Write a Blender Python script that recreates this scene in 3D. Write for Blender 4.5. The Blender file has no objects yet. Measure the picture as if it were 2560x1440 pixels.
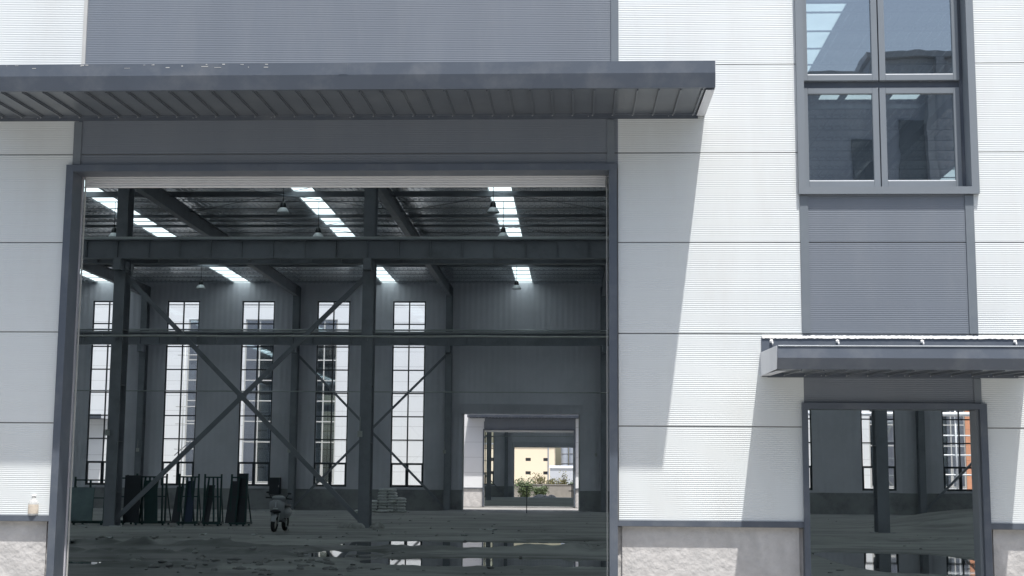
import bpy, math, random
import numpy as np
from mathutils import Vector, Matrix
random.seed(7)
R = math.radians

# ---------------------------------------------------------------- camera, sky, sun, exposure
scene = bpy.context.scene
col = scene.collection
D_CAM, H_CAM = 15.573, 1.6
cam_d = bpy.data.cameras.new("camera")
cam_d.sensor_width = 36.0
cam_d.lens = 3600 / 2560 * 36.0
cam_d.clip_end = 3000
cam_d.clip_start = 0.05
cam = bpy.data.objects.new("camera", cam_d)
col.objects.link(cam)
pan, tilt, roll = R(2.61), R(7.75), R(0.42)
F = Vector((-math.sin(pan) * math.cos(tilt), math.cos(pan) * math.cos(tilt), math.sin(tilt)))
r0 = Vector((math.cos(pan), math.sin(pan), 0))
u0 = r0.cross(F)
rr = r0 * math.cos(roll) + u0 * math.sin(roll)
uu = u0 * math.cos(roll) - r0 * math.sin(roll)
M = Matrix((rr, uu, -F)).transposed().to_4x4()
M.translation = Vector((0, -D_CAM, H_CAM))
cam.matrix_world = M
scene.camera = cam

SUN = Vector((0.5, -1.3, 3.95)).normalized()          # towards the sun
world = bpy.data.worlds.new("World")
scene.world = world
world.use_nodes = True
nt = world.node_tree
bg = nt.nodes["Background"]
sky = nt.nodes.new("ShaderNodeTexSky")
sky.sky_type = 'NISHITA'
sky.sun_disc = False
sky.sun_elevation = math.asin(SUN.z)
sky.sun_rotation = math.atan2(SUN.x, SUN.y)
sky.air_density = 1.3
sky.dust_density = 3.0
sky.ozone_density = 1.0
nt.links.new(sky.outputs[0], bg.inputs[0])
bg.inputs[1].default_value = 0.11
sun_d = bpy.data.lights.new("sun", 'SUN')
sun_d.energy = 4.0
sun_d.angle = R(0.53)
sun_d.color = (1.0, 0.97, 0.93)
sun = bpy.data.objects.new("sun", sun_d)
col.objects.link(sun)
sun.rotation_euler = SUN.to_track_quat('Z', 'Y').to_euler()
sun.location = (0, -20, 60)
scene.view_settings.view_transform = 'Standard'
scene.view_settings.look = 'None'
scene.view_settings.exposure = 0.54
scene.view_settings.gamma = 1.0
scene.cycles.use_denoising = True
scene.cycles.max_bounces = 10
scene.cycles.diffuse_bounces = 6
scene.cycles.glossy_bounces = 4
scene.cycles.transparent_max_bounces = 16
scene.cycles.sample_clamp_indirect = 6.0

# ---------------------------------------------------------------- materials
MATS = {}

def mat(name, color, rough=0.5, metal=0.0, var=0.06, scale=1.5, ribs=None, bump=None, spec=0.5, dirt=None, stretch=(1, 1, 1)):
    """procedural surface; ribs = (axis, period, strength) fine profiling; bump = (scale, strength); dirt = (colour, amount, scale)"""
    m = bpy.data.materials.new(name)
    m.use_nodes = True
    t = m.node_tree
    N, L = t.nodes, t.links
    b = N["Principled BSDF"]
    b.inputs["Roughness"].default_value = rough
    b.inputs["Metallic"].default_value = metal
    b.inputs["Specular IOR Level"].default_value = spec
    tc = N.new("ShaderNodeTexCoord")
    mp = N.new("ShaderNodeMapping")
    mp.inputs["Scale"].default_value = stretch
    L.new(tc.outputs["Object"], mp.inputs["Vector"])
    no = N.new("ShaderNodeTexNoise")
    no.inputs["Scale"].default_value = scale
    no.inputs["Detail"].default_value = 6
    no.inputs["Roughness"].default_value = 0.6
    L.new(mp.outputs[0], no.inputs["Vector"])
    rmp = N.new("ShaderNodeMapRange")
    rmp.inputs["From Min"].default_value = 0.3
    rmp.inputs["From Max"].default_value = 0.7
    rmp.inputs["To Min"].default_value = 1 - var
    rmp.inputs["To Max"].default_value = 1 + var
    L.new(no.outputs["Fac"], rmp.inputs["Value"])
    mul = N.new("ShaderNodeVectorMath")
    mul.operation = 'SCALE'
    mul.inputs[0].default_value = color[:3]
    L.new(rmp.outputs[0], mul.inputs["Scale"])
    out = mul.outputs[0]
    if dirt:
        dc, amount, ds = dirt
        n2 = N.new("ShaderNodeTexNoise")
        n2.inputs["Scale"].default_value = ds
        n2.inputs["Detail"].default_value = 8
        n2.inputs["Roughness"].default_value = 0.65
        L.new(mp.outputs[0], n2.inputs["Vector"])
        cr = N.new("ShaderNodeMapRange")
        cr.inputs["From Min"].default_value = 0.48
        cr.inputs["From Max"].default_value = 0.72
        cr.inputs["To Max"].default_value = amount
        L.new(n2.outputs["Fac"], cr.inputs["Value"])
        mx = N.new("ShaderNodeMix")
        mx.data_type = 'RGBA'
        L.new(cr.outputs[0], mx.inputs[0])
        L.new(out, mx.inputs[6])
        mx.inputs[7].default_value = (*dc, 1)
        out = mx.outputs[2]
    L.new(out, b.inputs["Base Color"])
    norm = None
    if bump:
        n3 = N.new("ShaderNodeTexNoise")
        n3.inputs["Scale"].default_value = bump[0]
        n3.inputs["Detail"].default_value = 6
        L.new(mp.outputs[0], n3.inputs["Vector"])
        bp = N.new("ShaderNodeBump")
        bp.inputs["Strength"].default_value = bump[1]
        bp.inputs["Distance"].default_value = 0.02
        L.new(n3.outputs["Fac"], bp.inputs["Height"])
        norm = bp.outputs[0]
    if ribs:
        ax, per, st = ribs
        sp = N.new("ShaderNodeSeparateXYZ")
        L.new(tc.outputs["Object"], sp.inputs[0])
        m1 = N.new("ShaderNodeMath")
        m1.operation = 'MULTIPLY'
        m1.inputs[1].default_value = 2 * math.pi / per
        L.new(sp.outputs[ax], m1.inputs[0])
        m2 = N.new("ShaderNodeMath")
        m2.operation = 'SINE'
        L.new(m1.outputs[0], m2.inputs[0])
        bp = N.new("ShaderNodeBump")
        bp.inputs["Strength"].default_value = 1.0
        bp.inputs["Distance"].default_value = st
        L.new(m2.outputs[0], bp.inputs["Height"])
        if norm:
            L.new(norm, bp.inputs["Normal"])
        norm = bp.outputs[0]
    if norm:
        L.new(norm, b.inputs["Normal"])
    MATS[name] = m
    return m

def glass(name, tint, refl, rough=0.0, wav=0.0):
    m = bpy.data.materials.new(name)
    m.use_nodes = True
    t = m.node_tree
    N, L = t.nodes, t.links
    N.remove(N["Principled BSDF"])
    out = N["Material Output"]
    tr = N.new("ShaderNodeBsdfTransparent")
    tr.inputs[0].default_value = (*tint, 1)
    gl = N.new("ShaderNodeBsdfGlossy")
    gl.inputs["Roughness"].default_value = rough
    gl.inputs["Color"].default_value = (0.93, 0.97, 1.0, 1)
    if wav:
        no = N.new("ShaderNodeTexNoise")
        no.inputs["Scale"].default_value = 1.3
        bp = N.new("ShaderNodeBump")
        bp.inputs["Strength"].default_value = 0.3
        bp.inputs["Distance"].default_value = wav
        tc = N.new("ShaderNodeTexCoord")
        L.new(tc.outputs["Object"], no.inputs["Vector"])
        L.new(no.outputs["Fac"], bp.inputs["Height"])
        L.new(bp.outputs[0], gl.inputs["Normal"])
    fr = N.new("ShaderNodeFresnel")
    fr.inputs["IOR"].default_value = 1.5
    ad = N.new("ShaderNodeMath")
    ad.operation = 'ADD'
    ad.use_clamp = True
    ad.inputs[1].default_value = refl
    L.new(fr.outputs[0], ad.inputs[0])
    mx = N.new("ShaderNodeMixShader")
    L.new(ad.outputs[0], mx.inputs[0])
    L.new(tr.outputs[0], mx.inputs[1])
    L.new(gl.outputs[0], mx.inputs[2])
    L.new(mx.outputs[0], out.inputs["Surface"])
    MATS[name] = m
    return m

def translucent(name, color):
    m = bpy.data.materials.new(name)
    m.use_nodes = True
    t = m.node_tree
    N, L = t.nodes, t.links
    N.remove(N["Principled BSDF"])
    out = N["Material Output"]
    a = N.new("ShaderNodeBsdfTranslucent")
    tc = N.new("ShaderNodeTexCoord")
    no = N.new("ShaderNodeTexNoise")
    no.inputs["Scale"].default_value = 0.9
    no.inputs["Detail"].default_value = 5
    L.new(tc.outputs["Object"], no.inputs["Vector"])
    cr = N.new("ShaderNodeMix")
    cr.data_type = 'RGBA'
    L.new(no.outputs["Fac"], cr.inputs[0])
    cr.inputs[6].default_value = (*[c * 0.75 for c in color], 1)
    cr.inputs[7].default_value = (*[min(1, c * 1.2) for c in color], 1)
    L.new(cr.outputs[2], a.inputs[0])
    d = N.new("ShaderNodeBsdfDiffuse")
    d.inputs[0].default_value = (0.5, 0.6, 0.58, 1)
    mx = N.new("ShaderNodeMixShader")
    mx.inputs[0].default_value = 0.08
    L.new(a.outputs[0], mx.inputs[1])
    L.new(d.outputs[0], mx.inputs[2])
    L.new(mx.outputs[0], out.inputs["Surface"])
    MATS[name] = m
    return m

WHITE = mat("white_panel", (0.71, 0.745, 0.745), 0.5, var=0.025, scale=0.8, ribs=(2, 0.0209, 0.0010), bump=(0.9, 0.12), dirt=((0.60, 0.595, 0.57), 0.28, 1.3), stretch=(1.6, 1, 0.35))
CORE = mat("panel_joint", (0.22, 0.225, 0.23), 0.8, var=0.05)  # grey core colour stands in for the shadow inside the open panel joints
WHITE_FAR = mat("white_panel_far", (0.78, 0.79, 0.80), 0.5, var=0.02, scale=0.6, dirt=((0.66, 0.66, 0.64), 0.12, 0.5))
DARK = mat("dark_panel", (0.178, 0.202, 0.235), 0.42, var=0.05, scale=0.7, ribs=(2, 0.0209, 0.0007), bump=(0.9, 0.10), dirt=((0.25, 0.27, 0.29), 0.28, 1.2), stretch=(1.6, 1, 0.35))
DTRIM = mat("flat_dark_trim", (0.175, 0.20, 0.225), 0.42, var=0.05, scale=2, dirt=((0.26, 0.28, 0.29), 0.3, 3))
TRIM = mat("dark_trim", (0.096, 0.114, 0.142), 0.38, var=0.08, scale=1.2, bump=(2.2, 0.10), dirt=((0.24, 0.25, 0.26), 0.35, 2.5))
SASH = mat("sash_paint", (0.215, 0.24, 0.265), 0.35, var=0.04, scale=2)
SOFFIT = mat("soffit_sheet", (0.115, 0.13, 0.15), 0.30, var=0.1, scale=1.5, spec=0.7, dirt=((0.23, 0.24, 0.25), 0.3, 2))
SCREW = mat("screw_zinc", (0.35, 0.36, 0.38), 0.4, var=0.05)
PLATE = mat("zinc_plate", (0.64, 0.65, 0.68), 0.4, var=0.06, scale=4, metal=0.2)
GALV = mat("galvanised_steel", (0.55, 0.55, 0.53), 0.45, var=0.05, scale=3, metal=0.0)
SHUT = mat("shutter_slat", (0.80, 0.81, 0.82), 0.4, var=0.05, scale=2)
SEAL = mat("sealant", (0.85, 0.85, 0.84), 0.6, var=0.05, scale=20)
CONC = mat("plinth_render", (0.56, 0.545, 0.53), 0.9, var=0.14, scale=3.4, bump=(13, 0.85), dirt=((0.36, 0.36, 0.355), 0.55, 3.5))
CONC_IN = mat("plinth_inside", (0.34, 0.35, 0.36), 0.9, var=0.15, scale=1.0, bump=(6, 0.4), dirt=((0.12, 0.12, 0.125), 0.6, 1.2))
INNER = mat("inner_lining", (0.71, 0.705, 0.76), 0.55, var=0.07, scale=0.35, ribs=(0, 0.33, 0.006), dirt=((0.45, 0.48, 0.50), 0.4, 0.25))
STEEL = mat("painted_steel", (0.25, 0.265, 0.295), 0.5, var=0.1, scale=0.8, dirt=((0.12, 0.13, 0.13), 0.5, 1.2))
STEEL_L = mat("rail_steel", (0.48, 0.50, 0.50), 0.35, var=0.15, scale=1.2, metal=0.3)
FRAME_D = mat("window_metal", (0.045, 0.055, 0.065), 0.45, var=0.05)
ROOF_IN = mat("roof_underside", (0.80, 0.84, 0.87), 0.24, var=0.15, scale=0.4, metal=0.75, dirt=((0.40, 0.43, 0.45), 0.6, 0.3))
ROOF_OUT = mat("roof_sheet", (0.35, 0.38, 0.42), 0.5, var=0.06, scale=0.3)
SKYL = translucent("skylight_sheet", (0.60, 0.73, 0.735))
GLASS_T = glass("tower_glass", (0.40, 0.44, 0.46), 0.35, wav=0.004)
GLASS_C = glass("clear_glass", (0.90, 0.94, 0.95), 0.03)
ORANGE = mat("orange_panel", (0.72, 0.34, 0.20), 0.5, var=0.06, scale=0.6)
LAMPW = mat("lamp_enamel", (0.80, 0.83, 0.85), 0.3, var=0.03, scale=5)
BLACK = mat("black_plastic", (0.02, 0.022, 0.026), 0.4, var=0.1, scale=10)
RUBBER = mat("rubber", (0.03, 0.03, 0.032), 0.8, var=0.1, scale=12)
BODY = mat("scooter_paint", (0.36, 0.37, 0.39), 0.3, var=0.05, scale=6)
RED_D = mat("lens", (0.7, 0.72, 0.72), 0.15, var=0.02)
SACK = mat("woven_sack", (0.62, 0.63, 0.63), 0.8, var=0.12, scale=9, bump=(40, 0.4))
GREEN = mat("green_rack_paint", (0.016, 0.052, 0.052), 0.5, var=0.15, scale=4)
SHEET = mat("dark_sheet", (0.035, 0.04, 0.05), 0.5, var=0.15, scale=2)
BLUE = mat("blue_sheet", (0.03, 0.05, 0.10), 0.5, var=0.15, scale=2)
YELLOW = mat("cream_render", (0.83, 0.73, 0.57), 0.9, var=0.04, scale=0.2, dirt=((0.72, 0.60, 0.42), 0.25, 0.1))
SILO = mat("silo_steel", (0.26, 0.29, 0.34), 0.5, var=0.08, scale=0.3)
WALLC = mat("boundary_render", (0.30, 0.285, 0.26), 0.95, var=0.15, scale=0.6, bump=(3, 0.5), dirt=((0.22, 0.21, 0.19), 0.6, 0.7))
LEAF = mat("leaf", (0.11, 0.16, 0.075), 0.6, var=0.5, scale=1.6)
LEAF_D = mat("dry_leaf", (0.16, 0.15, 0.06), 0.7, var=0.4, scale=1.5)
WOOD = mat("stem", (0.10, 0.08, 0.06), 0.9, var=0.2, scale=3)
YARD = mat("yard_concrete", (0.275, 0.27, 0.255), 0.9, var=0.12, scale=0.25, bump=(6, 0.3), dirt=((0.22, 0.21, 0.20), 0.5, 0.4))
CLOD = mat("rubble_grey", (0.40, 0.40, 0.39), 0.95, var=0.25, scale=6, bump=(20, 0.6))
PAPER = mat("pale_scrap", (0.62, 0.64, 0.65), 0.7, var=0.1, scale=8)

def floor_material():
    m = mat("mud_floor", (0.37, 0.37, 0.36), 0.85, var=0.22, scale=0.5, bump=(5, 0.7), dirt=((0.16, 0.16, 0.158), 0.85, 0.9), stretch=(0.4, 1, 1))
    t = m.node_tree
    N, L = t.nodes, t.links
    b = N["Principled BSDF"]
    src = b.inputs["Base Color"].links[0].from_socket
    tc = N.new("ShaderNodeTexCoord")
    mp = N.new("ShaderNodeMapping")
    mp.inputs["Scale"].default_value = (0.13, 0.32, 1)
    L.new(tc.outputs["Object"], mp.inputs["Vector"])
    no = N.new("ShaderNodeTexNoise")
    no.inputs["Scale"].default_value = 1.0
    no.inputs["Detail"].default_value = 9
    no.inputs["Roughness"].default_value = 0.62
    no.inputs["Distortion"].default_value = 0.6
    L.new(mp.outputs[0], no.inputs["Vector"])
    cr = N.new("ShaderNodeMapRange")
    cr.inputs["From Min"].default_value = 0.47
    cr.inputs["From Max"].default_value = 0.60
    L.new(no.outputs["Fac"], cr.inputs["Value"])
    mx = N.new("ShaderNodeMix")
    mx.data_type = 'RGBA'
    mx.blend_type = 'MULTIPLY'
    at = N.new("ShaderNodeAttribute")
    at.attribute_name = "wet"
    half = N.new("ShaderNodeMath")
    half.operation = 'MULTIPLY_ADD'
    half.use_clamp = True
    half.inputs[1].default_value = 0.42
    L.new(cr.outputs[0], half.inputs[0])
    L.new(at.outputs["Fac"], half.inputs[2])
    cr = half
    L.new(cr.outputs[0], mx.inputs[0])
    L.new(src, mx.inputs[6])
    mx.inputs[7].default_value = (0.27, 0.285, 0.29, 1)
    L.new(mx.outputs[2], b.inputs["Base Color"])
    rg = N.new("ShaderNodeMapRange")
    rg.inputs["To Min"].default_value = 0.9
    rg.inputs["To Max"].default_value = 0.42
    L.new(cr.outputs[0], rg.inputs["Value"])
    L.new(rg.outputs[0], b.inputs["Roughness"])
    return m
MUD = floor_material()

def water_material():
    m = bpy.data.materials.new("puddle_water")
    m.use_nodes = True
    b = m.node_tree.nodes["Principled BSDF"]
    b.inputs["Base Color"].default_value = (0.035, 0.036, 0.034, 1)
    b.inputs["Roughness"].default_value = 0.02
    b.inputs["IOR"].default_value = 1.33
    N, L = m.node_tree.nodes, m.node_tree.links
    tc = N.new("ShaderNodeTexCoord")
    no = N.new("ShaderNodeTexNoise")
    no.inputs["Scale"].default_value = 2.5
    bp = N.new("ShaderNodeBump")
    bp.inputs["Strength"].default_value = 0.05
    bp.inputs["Distance"].default_value = 0.002
    L.new(tc.outputs["Object"], no.inputs["Vector"])
    L.new(no.outputs["Fac"], bp.inputs["Height"])
    L.new(bp.outputs[0], b.inputs["Normal"])
    return m
WATER = water_material()

# ---------------------------------------------------------------- mesh builder
class MB:
    def __init__(self):
        self.v, self.f, self.s = [], [], []

    def add(self, vs, fs, smooth=False):
        o = len(self.v)
        self.v += [tuple(p) for p in vs]
        self.f += [tuple(i + o for i in f) for f in fs]
        self.s += [smooth] * len(fs)
        return self

    def box(self, x0, x1, y0, y1, z0, z1):
        if x1 - x0 < 1e-5 or y1 - y0 < 1e-5 or z1 - z0 < 1e-5:
            return self
        vs = [(x0, y0, z0), (x1, y0, z0), (x1, y1, z0), (x0, y1, z0), (x0, y0, z1), (x1, y0, z1), (x1, y1, z1), (x0, y1, z1)]
        return self.add(vs, [(0, 3, 2, 1), (4, 5, 6, 7), (0, 1, 5, 4), (1, 2, 6, 5), (2, 3, 7, 6), (3, 0, 4, 7)])

    def prism(self, prof, x0, x1):
        """closed (y,z) profile run along x"""
        n = len(prof)
        vs = [(x0, y, z) for y, z in prof] + [(x1, y, z) for y, z in prof]
        fs = [(i, (i + 1) % n, n + (i + 1) % n, n + i) for i in range(n)]
        fs += [tuple(range(n - 1, -1, -1)), tuple(range(n, 2 * n))]
        return self.add(vs, fs)

    def bar(self, a, b, w, h, up=(0, 0, 1)):
        a, b = Vector(a), Vector(b)
        d = (b - a).normalized()
        u = Vector(up)
        if abs(d.dot(u)) > 0.98:
            u = Vector((0, 1, 0))
        s = d.cross(u).normalized() * (w / 2)
        t = s.cross(d).normalized() * (h / 2)
        vs = [p + q for p in (a, b) for q in (-s - t, s - t, s + t, -s + t)]
        return self.add(vs, [(3, 2, 1, 0), (4, 5, 6, 7), (0, 1, 5, 4), (1, 2, 6, 5), (2, 3, 7, 6), (3, 0, 4, 7)])

    def tube(self, pts, rad, n=10, cap=True):
        pts = [Vector(p) for p in pts]
        rs = rad if isinstance(rad, (list, tuple)) else [rad] * len(pts)
        vs, fs = [], []
        for i, p in enumerate(pts):
            d = (pts[min(i + 1, len(pts) - 1)] - pts[max(i - 1, 0)]).normalized()
            u = Vector((0, 0, 1)) if abs(d.z) < 0.95 else Vector((0, 1, 0))
            s = d.cross(u).normalized()
            t = s.cross(d).normalized()
            for k in range(n):
                a = 2 * math.pi * k / n
                vs.append(p + (s * math.cos(a) + t * math.sin(a)) * rs[i])
        for i in range(len(pts) - 1):
            for k in range(n):
                fs.append((i * n + k, i * n + (k + 1) % n, (i + 1) * n + (k + 1) % n, (i + 1) * n + k))
        if cap:
            fs.append(tuple(range(n - 1, -1, -1)))
            fs.append(tuple(range((len(pts) - 1) * n, len(pts) * n)))
        return self.add(vs, fs, True)

    def lathe(self, prof, c=(0, 0, 0), n=20, axis='z'):
        vs, fs = [], []
        for r_, h in prof:
            for k in range(n):
                a = 2 * math.pi * k / n
                if axis == 'z':
                    vs.append((c[0] + r_ * math.cos(a), c[1] + r_ * math.sin(a), c[2] + h))
                else:
                    vs.append((c[0] + h, c[1] + r_ * math.cos(a), c[2] + r_ * math.sin(a)))
        for i in range(len(prof) - 1):
            for k in range(n):
                fs.append((i * n + k, i * n + (k + 1) % n, (i + 1) * n + (k + 1) % n, (i + 1) * n + k))
        return self.add(vs, fs, True)

    def blob(self, c, r, e=0.5, nu=14, nv=8, rot=0.0, jit=0.0, tiltx=0.0):
        """rounded cushion (superellipsoid)"""
        def sg(v, p):
            return math.copysign(abs(v) ** p, v)
        vs, fs = [], []
        cr, sr_ = math.cos(rot), math.sin(rot)
        for j in range(nv + 1):
            ph = -math.pi / 2 + math.pi * j / nv
            for i in range(nu):
                th = 2 * math.pi * i / nu
                x = r[0] * sg(math.cos(ph), 0.8) * sg(math.cos(th), e)
                y = r[1] * sg(math.cos(ph), 0.8) * sg(math.sin(th), e)
                z = r[2] * sg(math.sin(ph), 1.0) + random.uniform(-jit, jit) + x * tiltx
                vs.append((c[0] + x * cr - y * sr_, c[1] + x * sr_ + y * cr, c[2] + z))
        for j in range(nv):
            for i in range(nu):
                fs.append((j * nu + i, j * nu + (i + 1) % nu, (j + 1) * nu + (i + 1) % nu, (j + 1) * nu + i))
        return self.add(vs, fs, True)

    def build(self, name, m, parent=None, bevel=0.0):
        me = bpy.data.meshes.new(name)
        me.from_pydata(self.v, [], self.f)
        me.polygons.foreach_set("use_smooth", self.s)
        me.materials.append(m)
        me.update()
        o = bpy.data.objects.new(name, me)
        col.objects.link(o)
        if parent:
            o.parent = parent
        if bevel:
            b = o.modifiers.new("bevel", 'BEVEL')
            b.width = bevel
            b.segments = 2
            b.limit_method = 'ANGLE'
        return o

def tag(o, label=None, cat=None, group=None, kind=None):
    if label: o["label"] = label
    if cat: o["category"] = cat
    if group: o["group"] = group
    if kind: o["kind"] = kind
    return o

def empty(name, loc=(0, 0, 0), rz=0.0):
    e = bpy.data.objects.new(name, None)
    e.empty_display_size = 0.3
    col.objects.link(e)
    e.location = loc
    e.rotation_euler = (0, 0, rz)
    return e

def copy_tree(o, parent=None):
    c = o.copy()
    col.objects.link(c)
    c.parent = parent
    for ch in [x for x in bpy.data.objects if x.parent == o]:
        copy_tree(ch, c)
    return c

def rects(x0, x1, z0, z1, holes):
    """rectangles that cover the wall minus its holes"""
    xs = sorted({x0, x1, *[min(max(h[i], x0), x1) for h in holes for i in (0, 1)]})
    out = []
    for a, b in zip(xs, xs[1:]):
        if b - a < 1e-4:
            continue
        mid = (a + b) / 2
        cuts = sorted([(max(h[2], z0), min(h[3], z1)) for h in holes if h[0] < mid < h[1] and h[3] > z0 and h[2] < z1])
        z = z0
        for c0, c1 in cuts:
            if c0 > z + 1e-4:
                out.append((a, b, z, c0))
            z = max(z, c1)
        if z < z1 - 1e-4:
            out.append((a, b, z, z1))
    return out

def panels(mb, x0, x1, z0, z1, holes, y0, y1, base=1.226, gap=0.012):
    """cladding courses one metre high with open joints"""
    k = math.floor((z0 - base) + 1e-6)
    while base + k < z1 - 1e-4:
        a, b = max(z0, base + k + (gap / 2 if base + k > z0 + 1e-3 else 0)), min(z1, base + k + 1 - gap / 2)
        for (p, q, r_, s_) in rects(x0, x1, a, b, holes):
            mb.box(p, q, y0, y1, r_, s_)
        k += 1
    return mb

# ---------------------------------------------------------------- building parts
def canopy(par, xL, xR, zt, zc, zb, zwall, zwb, label=None, flash=None, d=1.3, flakes=False):
    """lean-to canopy: deck + ribs, folded fascia, end plates, wall flashing"""
    dk = MB()
    dk.prism([(0.0, zwall), (0.0, zwall + 0.05), (-d + 0.08, zt - 0.03), (-d + 0.08, zb + 0.012)], xL + 0.01, xR - 0.01)
    deck = dk.build("canopy", SOFFIT, par)
    if label: deck["label"] = label
    rb = MB()
    x = xR - 0.13
    while x > xL + 0.05:
        for (o, hgt, w) in ((0, 0.026, 0.014), (0.014, 0.012, 0.012)):
            rb.prism([(-0.065, zwall - 0.0005), (-d + 0.085, zb + 0.0115), (-d + 0.085, zb + 0.012 - hgt), (-0.065, zwall - hgt)], x + o, x + o + w)
        x -= 0.2205
    rb.build("soffit_rib", SOFFIT, deck)
    sc = MB()
    x = xR - 0.13
    k = 0
    while x > xL + 0.05:
        sc.box(x - 0.008, x + 0.002, -0.10, -0.085, zwall - 0.037, zwall - 0.027)
        if k % 4 == 1:
            sc.box(x - 0.05, x - 0.041, -0.068, -0.0605, zwb + 0.012, zwb + 0.021)
        x -= 0.2205
        k += 1
    sc.build("screws", MATS["screw_zinc"], deck)
    fa = MB()
    th = 0.03
    ov = 0.014 if flash else 0.0
    fa.prism([(-d + 0.07, zt - 0.004), (-d, zt), (-d - ov, zc), (-d + 0.035, zb), (-d + 0.08, zb), (-d + 0.08, zb + 0.006), (-d + 0.037, zb + 0.008), (-d + 0.012, zc), (-d + 0.012, zt - 0.012), (-d + 0.07, zt - 0.014)], xL, xR)
    fa.build("fascia", TRIM, deck)
    if flash:
        hm = MB()
        hm.prism([(-d + 0.001, zt + 0.003), (-d - 0.012, zt - 0.009), (-d - 0.004, zt - 0.011), (-d + 0.008, zt - 0.002)], xL + 0.01, xR - 0.01)
        hm.build("hem", DTRIM, deck)
    jn = MB()
    x = xR - 3.85
    while x > xL + 1:
        jn.box(x, x + 0.09, -d - 0.0025, -d + 0.002, zc + 0.003, zt - 0.003)
        x -= 4.0
    if jn.v:
        jn.build("fascia_joint", TRIM, deck)
    if flakes:
        fk_ = MB()
        rg = random.Random(5)
        for k in range(22):
            xx = xL + 0.1 + 3.4 * rg.random() ** 0.8
            w_ = rg.uniform(0.008, 0.05) * (1.6 if rg.random() < 0.2 else 1)
            zz = zt - 0.012 - rg.random() ** 2 * 0.035
            fk_.box(xx, xx + w_, -d - 0.0022, -d + 0.001, zz, zz + rg.uniform(0.003, 0.009))
        fk_.build("paint_scuffs", GALV, deck)
    for xa in (xL, xR):
        e = MB()
        x0, x1 = (xa - 0.004, xa + 0.004)
        e.prism([(-0.001, zwb + 0.012), (-0.001, zt + 0.045), (-d + 0.0015, zt - 0.002), (-d + 0.0015, zc), (-d + 0.036, zb + 0.002)], x0, x1)
        e.build("end_plate", PLATE, deck)
        fx = (xa - 0.09, xa - 0.0045) if xa > (xL + xR) / 2 else (xa + 0.0045, xa + 0.09)
        fp = MB()
        fp.prism([(-0.064, zwall - 0.028), (-0.064, zwall - 0.032), (-d + 0.07, zb - 0.018), (-d + 0.07, zb - 0.014)], fx[0], fx[1])
        fp.build("end_flange", PLATE, deck)
    fl = MB()
    fl.prism([(-0.001, zwb), (-0.001, zwall - 0.001), (-0.062, zwall - 0.001), (-0.062, zwall - 0.006), (-0.012, zwall - 0.008), (-0.012, zwb)], xL + 0.07, xR - 0.07)
    fl.build("wall_flashing", TRIM, deck)
    if flash:
        f2 = MB()
        f2.prism([(-0.001, flash[0] - 0.3), (-0.001, flash[1]), (-0.010, flash[1]), (-0.03, flash[0] - 0.3)], xL + 0.01, xR + 0.03)
        f2.build("top_flashing", TRIM, deck)
        s = MB()
        n = 160
        vs, fs = [], []
        for i in range(n + 1):
            xx = xL + 0.02 + (xR - xL) * i / n
            a = flash[1] - 0.006 - random.uniform(0, 0.008)
            b = flash[1] + 0.016 + random.uniform(-0.004, 0.006)
            vs += [(xx, -0.022, a), (xx, -0.018, b), (xx, -0.0005, b + 0.004), (xx, -0.0005, a)]
        for i in range(n):
            for k in range(4):
                fs.append((i * 4 + k, i * 4 + 4 + k, i * 4 + 4 + (k + 1) % 4, i * 4 + (k + 1) % 4))
        s.add(vs, fs)
        s.build("sealant_bead", SEAL, deck)
        for xx in (xL + 0.115, xL + 0.82, xL + 1.72, xL + 2.70):
            w = MB()
            w.blob((xx, -0.03, flash[0] + 0.085), (0.020, 0.012, 0.018), 1.0, 8, 6, jit=0.003)
            w.blob((xx + 0.012, -0.033, flash[0] + 0.062), (0.010, 0.01, 0.018), 1.0, 8, 5)
            w.build("bolt_cover", SEAL, deck)
    return deck

def tall_window(par, x0, x1, z0, z1, y, back=False, nz=8, m=FRAME_D, g=GLASS_C, w=0.075, fat=True):
    """two lights wide, stacked panes; the frame is the window, its panes a sub-part"""
    f = MB()
    ya, yb = y - 0.04, y + 0.04
    f.box(x0, x0 + w, ya, yb, z0, z1)
    f.box(x1 - w, x1, ya, yb, z0, z1)
    f.box(x0 + w, x1 - w, ya, yb, z0, z0 + w)
    f.box(x0 + w, x1 - w, ya, yb, z1 - w, z1)
    xm = (x0 + x1) / 2
    f.box(xm - 0.038, xm + 0.038, ya + 0.002, yb - 0.002, z0 + w, z1 - w)
    for k in range(1, nz):
        z = z0 + (z1 - z0) * k / nz
        f.box(x0 + w, xm - 0.038, ya + 0.004, yb - 0.004, z - 0.036, z + 0.036)
        f.box(xm + 0.038, x1 - w, ya + 0.004, yb - 0.004, z - 0.036, z + 0.036)
    if fat:   # opening casements in the lowest row
        zt = z0 + (z1 - z0) / nz - 0.03
        for a, b in ((x0 + w, xm - 0.038), (xm + 0.038, x1 - w)):
            f.box(a + 0.001, a + 0.05, ya - 0.02, yb + 0.02, z0 + w, zt)
            f.box(b - 0.05, b - 0.001, ya - 0.02, yb + 0.02, z0 + w, zt)
            f.box(a + 0.05, b - 0.05, ya - 0.02, yb + 0.02, zt - 0.05, zt - 0.001)
            f.box(a + 0.05, b - 0.05, ya - 0.02, yb + 0.02, z0 + w + 0.001, z0 + w + 0.05)
    o = f.build("window", m, par)
    p = MB()
    p.add([(x0 + w, y, z0 + w), (x1 - w, y, z0 + w), (x1 - w, y, z1 - w), (x0 + w, y, z1 - w)], [(0, 1, 2, 3)])
    p.build("pane", g, o)
    return o

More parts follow.
